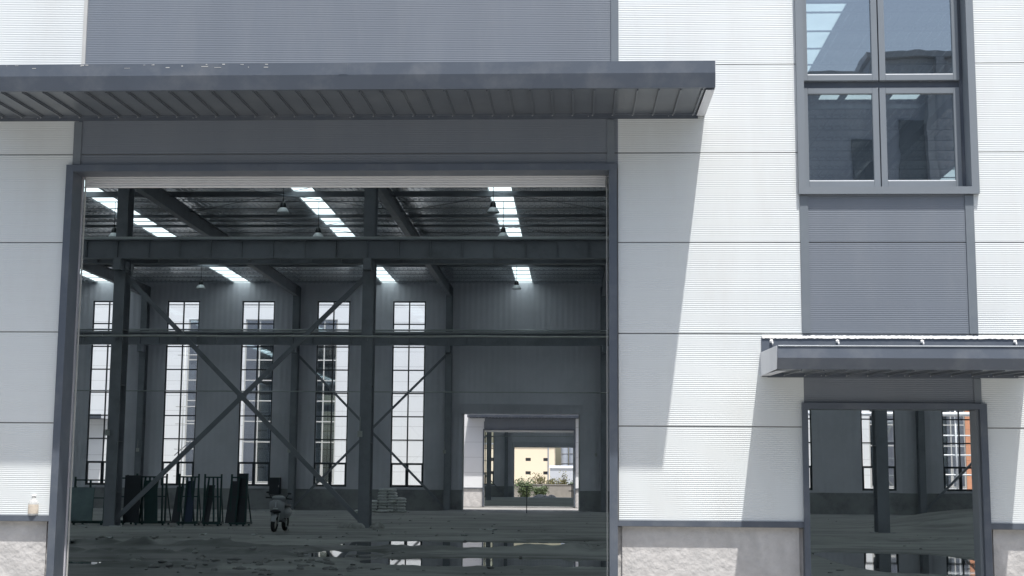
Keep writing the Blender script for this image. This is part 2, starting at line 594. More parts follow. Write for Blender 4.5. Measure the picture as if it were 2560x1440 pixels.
def hcol(par, x, y, z0, z1, wx=0.40, wy=0.70):
    f = MB()
    f.box(x - wx / 2, x + wx / 2, y - wy / 2, y - wy / 2 + 0.03, z0, z1)
    f.box(x - wx / 2, x + wx / 2, y + wy / 2 - 0.03, y + wy / 2, z0, z1)
    f.box(x - 0.012, x + 0.012, y - wy / 2 + 0.03, y + wy / 2 - 0.03, z0, z1)
    for z in (1.2, 3.0, 5.0, 7.0, 9.2):
        f.box(x - wx / 2 + 0.01, x + wx / 2 - 0.01, y - wy / 2 + 0.031, y + wy / 2 - 0.031, z, z + 0.02)
    f.box(x - 0.35, x + 0.35, y - wy / 2 - 0.15, y + wy / 2 + 0.15, z0, z0 + 0.04)
    return f.build("column", STEEL, par)

def hall(ox, oy, oz, label, near):
    par = empty("factory_hall", (ox, oy, oz))
    tag(par, label, "factory hall", "factory halls in line")
    XL, XR, L = -38.0, 34.0, 68.2
    ZT = 14.6
    door = (-5.627, 0.355, -0.1, 5.03)
    if near:
        small = (2.459, 4.279, -0.1, 2.424)
        wins = [(2.487, 4.279, 4.828, 12.304)] + [(c - 0.97, c + 0.97, 1.4, 12.2) for c in (8.9, 13.4, 17.9, 22.4, 26.9, -10.4, -14.9, -19.4, -23.9, -28.4, -32.9)]
        holes = [door, small] + wins
    else:
        wins = [(a - ox, b - ox, 1.4, 12.4) for a, b in ((-26.3, -24.5), (-22.4, -20.45), (-17.9, -16.15), (19.2, 21.3), (23.6, 25.45))]
        holes = [door] + wins
    # --- front cladding
    wm = WHITE if near else WHITE_FAR
    lin = MB()
    for q in rects(XL, XR, 1.16, ZT, holes):
        lin.box(q[0], q[1], 0.014, 0.235, q[2], q[3])
    lin.build("wall_core", CORE, par)
    # panel fields
    if near:
        fields = [(XL, -5.6, 1.226, ZT, wm), (-5.6, 0.45, 5.06, ZT, DARK), (0.45, 2.43, 1.226, ZT, wm), (2.43, 4.30, 1.226, 4.80, DARK), (2.43, 4.30, 4.80, ZT, wm), (4.30, XR, 1.226, ZT, wm)]
    else:
        fields = [(XL, -5.6, 1.226, ZT, wm), (-5.6, 0.45, 5.06, ZT, DARK), (0.45, 25.95, 1.226, ZT, wm), (25.95, 27.3, 1.226, ZT, ORANGE), (27.3, XR, 1.226, ZT, wm)]
    for (a, b, c, d_, m) in fields:
        hs = list(holes)
        if near:
            hs.append((2.43, 4.30, 4.75, 12.35))
        hs.append((-5.70, 0.436, -1, 5.09))
        nm = {"dark_panel": "dark_cladding", "orange_panel": "orange_cladding"}.get(m.name, "white_cladding")
        panels(MB(), a, b, c, d_, hs, 0.0, 0.016).build(nm, m, par)
    # dark bay edge trims and narrow pale strip on the left
    tr = MB()
    for q in ((-5.648, -5.56, 5.11, 5.60), (0.33, 0.412, 5.11, 5.60), (0.375, 0.458, 5.97, ZT)):
        MB().box(q[0], q[1], -0.016, 0.002, q[2], q[3]).build("edge_trim", DTRIM, par)
    st = MB()
    st.box(-5.602, -5.563, -0.018, 0.002, 5.97, ZT)
    st.build("corner_strip", GALV, par)
    # --- plinth and its metal trim
    ph = [(door[0] - 0.05, door[1] + 0.05, -1, 5)] + ([(2.44, 4.31, -1, 5)] if near else [])
    pl = MB()
    for q in rects(XL, XR, -0.05, 1.16, [(h[0] - 0.08, h[1] + 0.08, h[2], h[3]) for h in ph]):
        pl.box(q[0], q[1], 0.05, 0.30, q[2], q[3])
    pl.build("plinth", CONC, par)
    for h in ph:       # rough render and foam between plinth and door jambs
        for (a, b) in ((h[0] - 0.08, h[0]), (h[1], h[1] + 0.08)):
            jr = MB()
            n = 46
            vs, fs = [], []
            for i in range(n + 1):
                z = -0.05 + 1.2 * i / n
                for k in range(4):
                    x = a + (b - a) * k / 3
                    vs.append((x, 0.082 + random.uniform(-0.009, 0.009), z))
            for i in range(n):
                for k in range(3):
                    fs.append((i * 4 + k, i * 4 + k + 1, i * 4 + 5 + k, i * 4 + 4 + k))
            jr.add(vs, fs, True)
            jr.box(a, b, 0.10, 0.29, -0.05, 1.16)
            jr.build("render_joint", CONC, par)
    tm = MB()
    for q in rects(XL, XR, 1.165, 1.224, [(h[0] - 0.02, h[1] + 0.02, h[2], h[3]) for h in ph]):
        tm.box(q[0], q[1], -0.024, 0.06, q[2], q[3])
    tm.build("plinth_trim", TRIM, par)
    # --- big doorway: casing, reveal, rolled shutter
    dc = MB()
    for (a, b, z0, z1) in ((-5.703, -5.622, 0, 5.10), (0.350, 0.436, 0, 5.10), (-5.622, 0.350, 5.025, 5.10)):
        dc.box(a, b, -0.05, 0.25, z0, z1)
    dcs = dc.build("door_casing", TRIM, par)
    MB().box(-5.606, -5.596, 0.30, 0.325, 0, 5.05).build("guide_rail", GALV, dcs)
    MB().box(0.326, 0.336, 0.30, 0.325, 0, 5.05).build("guide_rail", GALV, dcs)
    sh = MB()
    z = 4.905
    while z < 5.9:
        sh.prism([(0.285, z), (0.270, z + 0.006), (0.270, z + 0.020), (0.285, z + 0.026), (0.30, z + 0.026), (0.30, z)], -5.584, 0.317)
        z += 0.0265
    sh.build("roller_shutter", SHUT, par)
    # canopy over the big door
    cz = 0.0 if near else 0.2
    canopy(par, -6.68, 1.40, 5.88 + cz, 5.755 + cz, 5.61 + cz, 5.66 + cz, 5.61 + cz, "long dark grey canopy over the wide doorway" if near else None, flakes=near)
    if near:
        # small doorway
        sc = MB()
        for (a, b, z0, z1) in ((2.402, 2.463, 0, 2.483), (4.275, 4.348, 0, 2.483), (2.463, 4.275, 2.42, 2.483)):
            sc.box(a, b, -0.05, 0.25, z0, z1)
        s_ = sc.build("door_casing", TRIM, par)
        s_["label"] = "dark casing of the small side doorway"
        rv = MB()
        rv.box(4.245, 4.274, 0.02, 0.26, 0, 2.419)
        rv.build("reveal_lining", SASH, s_)
        canopy(par, 1.975, 4.77, 2.977, 2.852, 2.744, 2.80, 2.755, "small dark grey canopy over the side doorway", flash=(3.06, 3.186))
        # trims of the dark column under the tower window
        for q in ((2.425, 2.515, 3.232, 4.745), (4.205, 4.297, 3.232, 4.745), (4.23, 4.305, 2.49, 2.75)):
            MB().box(q[0], q[1], -0.014, 0.002, q[2], q[3]).build("column_trim", DTRIM, par)
        # tower window: casing, sashes, panes
        cs = MB()
        cs.box(2.412, 2.4905, -0.055, 0.25, 4.752, 12.38)
        cs.box(4.275, 4.356, -0.055, 0.25, 4.752, 12.38)
        cs.box(2.4905, 4.275, -0.055, 0.25, 4.752, 4.832)
        cs.box(2.4905, 4.275, -0.055, 0.25, 12.30, 12.38)
        cso = cs.build("window_casing", SASH, par)
        cso["label"] = "grey casing of the tall window above the small canopy"
        fr = MB()
        y0, y1 = 0.17, 0.235
        fr.box(3.325, 3.375, y0 + 0.03, y1, 4.832, 12.30)
        zz = 4.832
        rows = [(4.875, 6.0)] + [(6.075 + 1.24 * k, 6.075 + 1.24 * k + 1.17) for k in range(5)]
        for (a, b) in rows:
            fr.box(2.491, 3.325, y0 + 0.03, y1 - 0.001, b + 0.002, b + 0.075)
            fr.box(3.375, 4.274, y0 + 0.03, y1 - 0.001, b + 0.002, b + 0.075)
        fr.box(2.491, 3.325, y0 + 0.03, y1 - 0.001, 4.833, 4.874)
        fr.box(3.375, 4.274, y0 + 0.03, y1 - 0.001, 4.833, 4.874)
        fr.box(4.237, 4.2745, y0 + 0.01, y1 + 0.004, 4.834, 12.299)
        fr.build("window_frame", TRIM, par)
        for ri, (a, b) in enumerate(rows):
            for ci, (p, q) in enumerate(((2.498, 3.345), (3.357, 4.236))):
                s = MB()
                w = 0.068
                yo = y0 - (0.028 if ri else 0.0)
                s.box(p, p + w, yo, yo + 0.05, a, b)
                s.box(q - w, q, yo, yo + 0.05, a, b)
                s.box(p + w, q - w, yo, yo + 0.05, a, a + w)
                s.box(p + w, q - w, yo, yo + 0.05, b - w, b)
                so = s.build("sash", SASH, par, bevel=0.004)
                bd = MB()
                bd.prism([(yo + 0.012, a + w), (yo + 0.012, a + w + 0.010), (yo + 0.03, a + w + 0.014), (yo + 0.03, a + w)], p + w, q - w)
                bd.build("glazing_bead", LAMPW, so)
                dz = 0.006 * (1 if (ri + ci) % 2 else -1) - (0.0 if ri else 0.003)
                gg = MB()
                ym = yo + 0.028
                gg.add([(p + w, ym + 0.0, a + w), (q - w, ym + dz * 0.4, a + w), (q - w, ym + dz * 0.4 + 0.003, b - w), (p + w, ym + 0.003, b - w)], [(0, 1, 2, 3)])
                gg.build("pane", GLASS_T, so)
    for wn in (wins[1:] if near else wins):
        tall_window(par, *wn, 0.10, m=FRAME_D if near else GALV, g=GLASS_C if near else GLASS_T)
    # --- back wall
    bdoor = (-6.55, 0.10, -0.1, 5.60)
    cen = [-9.85 - 4.48 * k for k in range(6)] + [3.6, 8.1, 12.5, 17.25, 21.85, 26.4]
    bw = [(c - 0.97, c + 0.97, 1.37, 12.22) for c in cen]
    bk = MB()
    for q in rects(XL, XR, 1.2, ZT, [bdoor] + bw):
        bk.box(q[0], q[1], L, L + 0.22, q[2], q[3])
    bk.build("back_wall", INNER, par)
    bp = MB()
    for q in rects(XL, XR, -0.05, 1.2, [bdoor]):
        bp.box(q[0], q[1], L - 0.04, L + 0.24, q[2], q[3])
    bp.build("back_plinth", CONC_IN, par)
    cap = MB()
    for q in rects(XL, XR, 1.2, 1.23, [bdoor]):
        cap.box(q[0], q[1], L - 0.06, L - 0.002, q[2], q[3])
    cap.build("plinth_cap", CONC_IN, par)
    for wn in bw:
        if near or -13 < wn[0] < 0:
            tall_window(par, *wn, L + 0.1)
    if near:
        for wn in bw:
            MB().box(wn[0] - 0.12, wn[1] + 0.12, L - 0.03, L - 0.001, wn[2] - 0.1, wn[2] - 0.02).build("window_sill", INNER, par)
    # inner lining of the front wall
    il = MB()
    for q in rects(XL, XR, 0.0, ZT - 1, holes):
        il.box(q[0], q[1], 0.30, 0.34, q[2], q[3])
    il.build("inner_lining", INNER, par)
    # side walls
    sw = MB()
    sw.box(XL - 0.25, XL, 0.0, L, -0.05, ZT)
    sw.box(XR, XR + 0.25, 0.0, L, -0.05, ZT)
    sw.build("side_wall", INNER, par)
    # back door shutter box with slats, and jambs
    sx = MB()
    for k in range(9):
        sx.prism([(L - 0.30, 5.615 + 0.065 * k), (L - 0.32, 5.625 + 0.065 * k), (L - 0.32, 5.66 + 0.065 * k), (L - 0.30, 5.672 + 0.065 * k), (L - 0.05, 5.672 + 0.065 * k), (L - 0.05, 5.615 + 0.065 * k)], -6.73, 0.32)
    sx.build("roller_shutter", INNER, par)
    MB().box(-6.62, -6.546, L - 0.06, L + 0.246, 0, 5.6).build("door_jamb", GALV, par)
    MB().box(0.096, 0.17, L - 0.06, L + 0.246, 0, 5.6).build("door_jamb", GALV, par)
    # --- steel frame
    colx = [-34.45, -25.45, -16.45, -7.45, 1.55, 10.55, 19.55, 28.55]
    ROW = 35.4
    for x in colx:
        hcol(par, x, ROW, 0, 13.0)
        hcol(par, x, L - 0.42, 0, 13.0, 0.36, 0.6)
    for y in (ROW - 0.62, ROW + 0.62, L - 1.15):
        cb = MB()
        cb.box(XL, XR, y - 0.16, y + 0.16, 10.16, 10.20)
        cb.box(XL, XR, y - 0.012, y + 0.012, 9.54, 10.16)
        cb.box(XL, XR, y - 0.14, y + 0.14, 9.50, 9.54)
        x = colx[0]
        while x < XR:
            cb.box(x - 0.008, x + 0.008, y - 0.13, y - 0.0125, 9.545, 10.155)
            x += 1.125
        c_ = cb.build("crane_beam", STEEL, par)
        rl = MB()
        rl.box(XL, XR, y - 0.035, y + 0.035, 10.203, 10.30)
        rl.build("crane_rail", STEEL_L, c_)
        for x in colx:
            br = MB()
            ys = ROW if abs(y - ROW) < 1 else L - 0.42
            br.prism([(min(y - 0.14, ys), 9.1), (max(y + 0.14, ys), 9.1), (max(y + 0.14, ys), 9.495), (min(y - 0.14, ys), 9.495)], x - 0.14, x + 0.14)
            br.build("bracket", STEEL, c_)
    for (a, b, y, s_) in ((-16.35, -7.55, ROW, 0.16), (-16.3, -7.6, L - 0.55, 0.13), (19.65, 28.45, L - 0.55, 0.13), (19.65, 28.45, ROW, 0.16)):
        m_ = MB()
        m_.bar((a, y - 0.05, 9.0), (b, y - 0.05, 0.25), s_, 0.10, up=(0, 1, 0))
        m_.bar((a, y + 0.06, 0.25), (b, y + 0.06, 9.0), s_, 0.10, up=(0, 1, 0))
        c = (a + b) / 2
        m_.box(c - 0.17, c + 0.17, y - 0.012, y + 0.012, 4.47, 4.78)
        m_.build("cross_brace", STEEL, par)
    pp = MB()
    pp.tube([(XL, L - 0.8, 6.83), (XR, L - 0.8, 6.83)], 0.035, 8)
    pp.build("service_pipe", STEEL_L, par)
    wp = MB()
    wp.tube([(XL + 2 * k, ROW - 0.42 + 0.004 * math.sin(k * 1.9), 6.75 + 0.012 * math.sin(k * 2.3)) for k in range(37)], 0.036, 8)
    wpo = wp.build("water_pipe", GALV, par)
    for x in colx:
        MB().box(x - 0.04, x + 0.04, ROW - 0.47, ROW - 0.352, 6.60, 6.70).build("pipe_bracket", STEEL, wpo)
    cp = MB()
    cp.tube([(XL, L - 1.28, 10.37), (XR, L - 1.28, 10.37)], 0.05, 8)
    cp.build("conductor_rail", STEEL_L, par)
    # rafters, purlins
    rf = MB()
    for x in colx:
        rf.box(x - 0.13, x + 0.13, 0.35, L - 0.01, 12.42, 12.45)
        rf.box(x - 0.01, x + 0.01, 0.35, L - 0.01, 12.45, 13.02)
        rf.box(x - 0.13, x + 0.13, 0.35, L - 0.01, 13.02, 13.05)
    rf.build("rafter", STEEL, par)
    pu = MB()
    y = 1.2
    while y < L:
        pu.box(XL, XR, y - 0.025, y + 0.025, 13.225, 13.262)
        y += 1.5
    pu.build("purlin", STEEL, par)
    for yb_, zb_ in ((9.0, 13.08), (18.0, 13.08), (27.9, 13.08), (40.9, 12.98), (46.0, 13.08), (48.4, 13.1), (52.6, 13.05), (60.4, 13.08)):
        sb_ = MB()
        sb_.box(XL, XR, yb_ - 0.07, yb_ + 0.07, zb_, 13.199)
        sb_.build("eaves_beam", STEEL, par)
    tie = MB()
    for (xa, xb) in ((-16.45, -7.45), (-7.45, 1.55)):
        for (ya, yb) in ((36.5, 44.0), (44.0, 51.5), (51.5, 59.0)):
            tie.tube([(xa, ya, 12.98), (xb, yb, 12.98)], 0.014, 5)
            tie.tube([(xa, yb, 12.95), (xb, ya, 12.95)], 0.014, 5)
    tie.build("tie_rod", STEEL, par)
    # roof sheets between the rooflight strips
    strips = [(-36.7, -35.7), (-28.5, -27.5), (-20.3, -19.3), (-11.5, -10.62), (-3.55, -2.62), (5.5, 6.5), (13.9, 14.9), (22.1, 23.1), (30.3, 31.3)]
    lights = [(a, b, 34.0, L) for a, b in strips] + [(a, b + 0.1, 0.6, 34.0) for a, b in strips]
    if near:
        lights += [(7.35, 7.95, 26.9, 27.75), (8.15, 9.0, 26.9, 27.75), (9.5, 10.35, 26.9, 27.75)]
    rs = MB()
    ro = MB()
    for (a, b, c, d_) in rects(XL - 0.25, XR + 0.25, 0.0, L + 0.2, lights):
        ro.box(a, b, c, d_, 13.36, 13.42)
        n = max(1, int(round((b - a) / 0.25)))
        w_ = (b - a) / n
        for q in range(n):
            x0_ = a + w_ * q
            vs = [(x0_, 13.30), (x0_ + w_ * 0.62, 13.30), (x0_ + w_ * 0.70, 13.272), (x0_ + w_ * 0.92, 13.272), (x0_ + w_, 13.30)]
            pts = [(p[0], yy, p[1]) for p in vs for yy in (c, d_)]
            rs.add(pts, [(2 * t, 2 * t + 1, 2 * t + 3, 2 * t + 2) for t in range(4)])
    r_ = ro.build("roof", ROOF_OUT, par)
    rs.build("roof_liner", ROOF_IN, r_)
    sk = MB()
    for (a, b, c, d_) in lights:
        sk.add([(a, c, 13.34), (b, c, 13.34), (b, d_, 13.34), (a, d_, 13.34)], [(0, 1, 2, 3)])
    sk.build("rooflight", SKYL, par)
    return par

near_hall = hall(0, 0, 0, "white and dark grey panel factory hall in front, with wide open doorway and hanging canopy", True)
far_hall = hall(-0.53, 80.5, 0.12, "second white panel hall seen through the back doorway of the first", False)
# a further canopy on the second hall's front, left
canopy(far_hall, -40.5, -31.0, 5.88, 5.755, 5.61, 5.66, 5.61, d=1.6)

# ---------------------------------------------------------------- ground, mud floor, puddles
gm = MB()
def gridsheet(mb, x0, x1, y0, y1, z, nx=8, ny=8):
    vs = [(x0 + (x1 - x0) * i / nx, y0 + (y1 - y0) * j / ny, z) for j in range(ny + 1) for i in range(nx + 1)]
    fs = [(j * (nx + 1) + i, j * (nx + 1) + i + 1, (j + 1) * (nx + 1) + i + 1, (j + 1) * (nx + 1) + i) for j in range(ny) for i in range(nx)]
    mb.add(vs, fs)
gridsheet(gm, -900, 900, -900, 1500, -0.16, 4, 4)
tag(gm.build("ground", mat("open_ground", (0.30, 0.27, 0.22), 0.95, var=0.2, scale=0.05, bump=(1, 0.5))), kind="structure")
ym = MB()
ym.box(-60, 60, -60, -0.02, -0.15, 0.0)
tag(ym.build("yard", YARD), kind="structure")
ym = MB()
ym.box(-60, 60, 68.46, 80.44, -0.15, 0.05)
tag(ym.build("road", YARD), kind="structure")
ym = MB()
ym.box(-40, 36, 80.6, 149.0, -0.15, 0.13)
tag(ym.build("far_floor", MUD), kind="structure")

xs = np.concatenate([np.linspace(-37.9, -14, 60)[:-1], np.linspace(-14, 11, 240)[:-1], np.linspace(11, 33.9, 50)])
ys = np.concatenate([np.linspace(0.02, 8, 20)[:-1], np.linspace(8, 30, 230)[:-1], np.linspace(30, 68.5, 150)])
X, Yg = np.meshgrid(xs, ys)
rng = np.random.RandomState(3)
def vnoise(u, v, seed):
    rs_ = np.random.RandomState(seed)
    T = rs_.rand(256, 256)
    iu, iv = np.floor(u).astype(int), np.floor(v).astype(int)
    fu, fv = u - iu, v - iv
    fu, fv = fu * fu * (3 - 2 * fu), fv * fv * (3 - 2 * fv)
    g = lambda a, b: T[a % 256, b % 256]
    return (g(iu, iv) * (1 - fu) * (1 - fv) + g(iu + 1, iv) * fu * (1 - fv) + g(iu, iv + 1) * (1 - fu) * fv + g(iu + 1, iv + 1) * fu * fv) - 0.5
Z = 0.045 * vnoise(X * 0.12, Yg * 0.35, 1) + 0.028 * vnoise(X * 0.45, Yg * 1.1, 2) + 0.016 * vnoise(X * 1.3, Yg * 2.6, 3) + 0.014 * vnoise(X * 3.5, Yg * 5, 4)
Z = Z * np.where(Yg > 30, 0.55, 1.0) + 0.03
wob = 0.8 * vnoise(X * 0.5, Yg * 0.1, 5) + 0.35 * vnoise(X * 2.0, Yg * 2.0, 6)
def dip(cx, cy, rx, ry, depth):
    global Z
    q = ((X - cx) / rx) ** 4 + ((Yg + wob - cy) / ry) ** 4
    Z = Z - depth * np.clip(1.25 - q, 0, 1) ** 0.7
dip(-2.9, 23.2, 3.2, 2.1, 0.075)
dip(-1.9, 14.5, 2.6, 1.9, 0.08)
dip(-5.3, 17.9, 1.1, 2.2, 0.07)
dip(-0.3, 26.5, 1.3, 0.8, 0.06)
dip(7.2, 16.0, 1.7, 5.0, 0.08)
dip(-9.8, 13.0, 2.2, 1.0, 0.05)
def ridge(x0, x1, y0, slope, amp, w):
    global Z
    c = y0 + slope * (X - x0) + 1.2 * wob
    m = np.exp(-((Yg - c) / w) ** 2) * (1 / (1 + np.exp(-(X - x0) * 1.5))) * (1 / (1 + np.exp((X - x1) * 1.5)))
    Z = Z + 1.1 * amp * m * (0.5 + 1.6 * np.abs(vnoise(X * 1.6, Yg * 1.6, 9)) + 0.6 * vnoise(X * 5, Yg * 5, 10))
ridge(-16, -7.5, 20.5, -0.1, 0.16, 0.35)
ridge(-12, -4, 16.2, 0.05, 0.11, 0.3)
ridge(-6, 1.5, 19.2, 0.05, 0.09, 0.5)
ridge(-10, 1.5, 11.4, 0.08, 0.07, 0.3)
ridge(-2, 6, 27.5, 0.0, 0.07, 0.5)
ridge(5, 12, 27.5, 0.0, 0.09, 0.5)
ridge(-0.5, 3, 20.0, 0.0, 0.16, 0.6)
ridge(-7.2, 0.8, 66.9, 0.0, 0.10, 0.5)
# earth heap seen through the small doorway
hp = np.exp(-(((X - 17.2) / 4.4) ** 2 + ((Yg - 44.0) / 5.0) ** 2) ** 1.3)
Z = Z + 0.72 * hp * (1 + 0.12 * vnoise(X * 1.2, Yg * 1.2, 12))
V = np.stack([X, Yg, Z], -1).reshape(-1, 3)
nx_, ny_ = len(xs), len(ys)
idx = np.arange(nx_ * ny_).reshape(ny_, nx_)
Fq = np.stack([idx[:-1, :-1], idx[:-1, 1:], idx[1:, 1:], idx[1:, :-1]], -1).reshape(-1, 4)
fm = MB()
fm.v = [tuple(map(float, p)) for p in V]
fm.f = [tuple(map(int, f)) for f in Fq]
fm.s = [True] * len(fm.f)
fo = tag(fm.build("mud_floor", MUD), kind="structure")
sm = lambda t: np.clip(t, 0, 1) ** 2 * (3 - 2 * np.clip(t, 0, 1))
rag = 1.6 * vnoise(X * 0.7, Yg * 0.7, 21) + 0.8 * vnoise(X * 2.2, Yg * 2.6, 22)
W1 = np.maximum(sm((-6.4 - X + rag + 0.12 * (Yg - 12)) / 0.6) * sm((20.8 - Yg + 1.3 * rag) / 0.5), 0.8 * sm((-2.2 - X + 2 * rag) / 1.5) * sm((20.3 - Yg + rag) / 0.5) * sm((Yg + rag - 14.6) / 0.6))
W2 = sm((0.02 - Z) / 0.03)
Wt = np.maximum(W1, W2).reshape(-1)
wa = fo.data.attributes.new("wet", 'FLOAT', 'POINT')
wa.data.foreach_set("value", Wt.astype(np.float32))
wm_ = MB()
gridsheet(wm_, -20, 14, 4, 31, -0.004, 2, 2)
tag(wm_.build("water", WATER), kind="structure")

def floor_z(x, y):
    i = int(np.clip(np.searchsorted(xs, x), 1, nx_ - 1)); j = int(np.clip(np.searchsorted(ys, y), 1, ny_ - 1))
    return float(max(Z[j, i], Z[j - 1, i - 1], Z[j - 1, i], Z[j, i - 1]))

# ---------------------------------------------------------------- hanging lamps
def make_lamp():
    root = empty("pendant_lamp")
    c = MB()
    c.tube([(0, 0, 0.42), (0, 0, 1.5)], 0.012, 6)
    c.build("cord", BLACK, root)
    k = MB()
    k.lathe([(0.001, 0.44), (0.06, 0.43), (0.10, 0.36), (0.12, 0.22), (0.115, 0.19)], n=16)
    k.build("driver_housing", BLACK, root)
    s = MB()
    s.lathe([(0.115, 0.20), (0.15, 0.17), (0.22, 0.06), (0.25, 0.0), (0.245, -0.005), (0.215, 0.055), (0.14, 0.16), (0.001, 0.175)], n=20)
    s.build("lamp_shade", LAMPW, root)
    return root
lamp0 = make_lamp()
spots = [(-11.1, 37.5, "nearest lamp under the middle rooflight strip"),
         (-10.75, 43.0, "second lamp under the middle rooflight strip"),
         (-19.35, 43.0, "lamp beside the left steel column under the roof"),
         (-3.15, 37.5, "nearest lamp in front of the right rooflight strip"),
         (-3.05, 43.0, "second lamp in front of the right rooflight strip"),
         (-19.8, 58.8, "lamp below the left stretch of the crane beam, over a tall window"),
         (-3.15, 58.8, "lamp below the right stretch of the crane beam, over the back doorway")]
for i, (x, y, t) in enumerate(spots):
    o = lamp0 if i == 0 else copy_tree(lamp0)
    o.location = (x, y, 11.68)
    tag(o, "white bell lamp, " + t, "pendant lamp", "pendant lamps under the hall roof")

# ---------------------------------------------------------------- sacks
def make_sack(seed, rx=0.26, ry=0.24, rz=0.098):
    random.seed(seed)
    b = MB()
    b.blob((0, 0, rz), (rx, ry, rz), 0.55, 16, 8, jit=0.008)
    return b
stacks = [(-11.45, 62.6, 3, "leftmost low stack"), (-10.95, 62.3, 4, "second stack from the left"), (-10.42, 62.5, 8, "left one of the two tall stacks"),
          (-9.93, 62.45, 8, "right one of the two tall stacks"), (-9.42, 62.3, 5, "rightmost stack")]
proto = [make_sack(s).build("sack", SACK) for s in range(3)]
ordn = ["bottom", "second from the floor", "third from the floor", "fourth from the floor", "fifth from the floor", "sixth from the floor", "seventh from the floor", "top"]
used = set()
for (x, y, n, nm) in stacks:
    base = floor_z(x, y) - 0.02
    for k in range(n):
        s = (k + int(abs(x) * 3)) % 3
        if s in used:
            o = proto[s].copy()
            col.objects.link(o)
        else:
            o = proto[s]
            used.add(s)
        random.seed(int(x * 100) + k)
        sp = (1 - k / max(n, 1)) * 0.08
        o.location = (x + random.uniform(-0.04, 0.04) - sp * 0.3, y + random.uniform(-0.05, 0.05), base + k * 0.158)
        o.rotation_euler = (random.uniform(-0.04, 0.04), random.uniform(-0.07, 0.07), random.uniform(-0.25, 0.25))
        o.scale = (random.uniform(0.95, 1.12), 1, 1)
        lv = "top" if k == n - 1 else ordn[k]
        tag(o, "grey woven sack, %s of the %s" % (lv, nm), "sack", "sacks piled by the back wall")
# two loose sacks at the foot
for (x, y, rz, t) in ((-11.55, 61.7, 0.5, "loose grey sack lying in front of the two left stacks"), (-10.3, 61.65, -0.3, "loose grey sack lying at the foot of the tall stacks")):
    o = proto[0].copy()
    col.objects.link(o)
    o.location = (x, y, floor_z(x, y) - 0.02)
    o.rotation_euler = (0, 0, rz)
    o.scale = (1.2, 1.1, 0.9)
    tag(o, t, "sack", "sacks piled by the back wall")

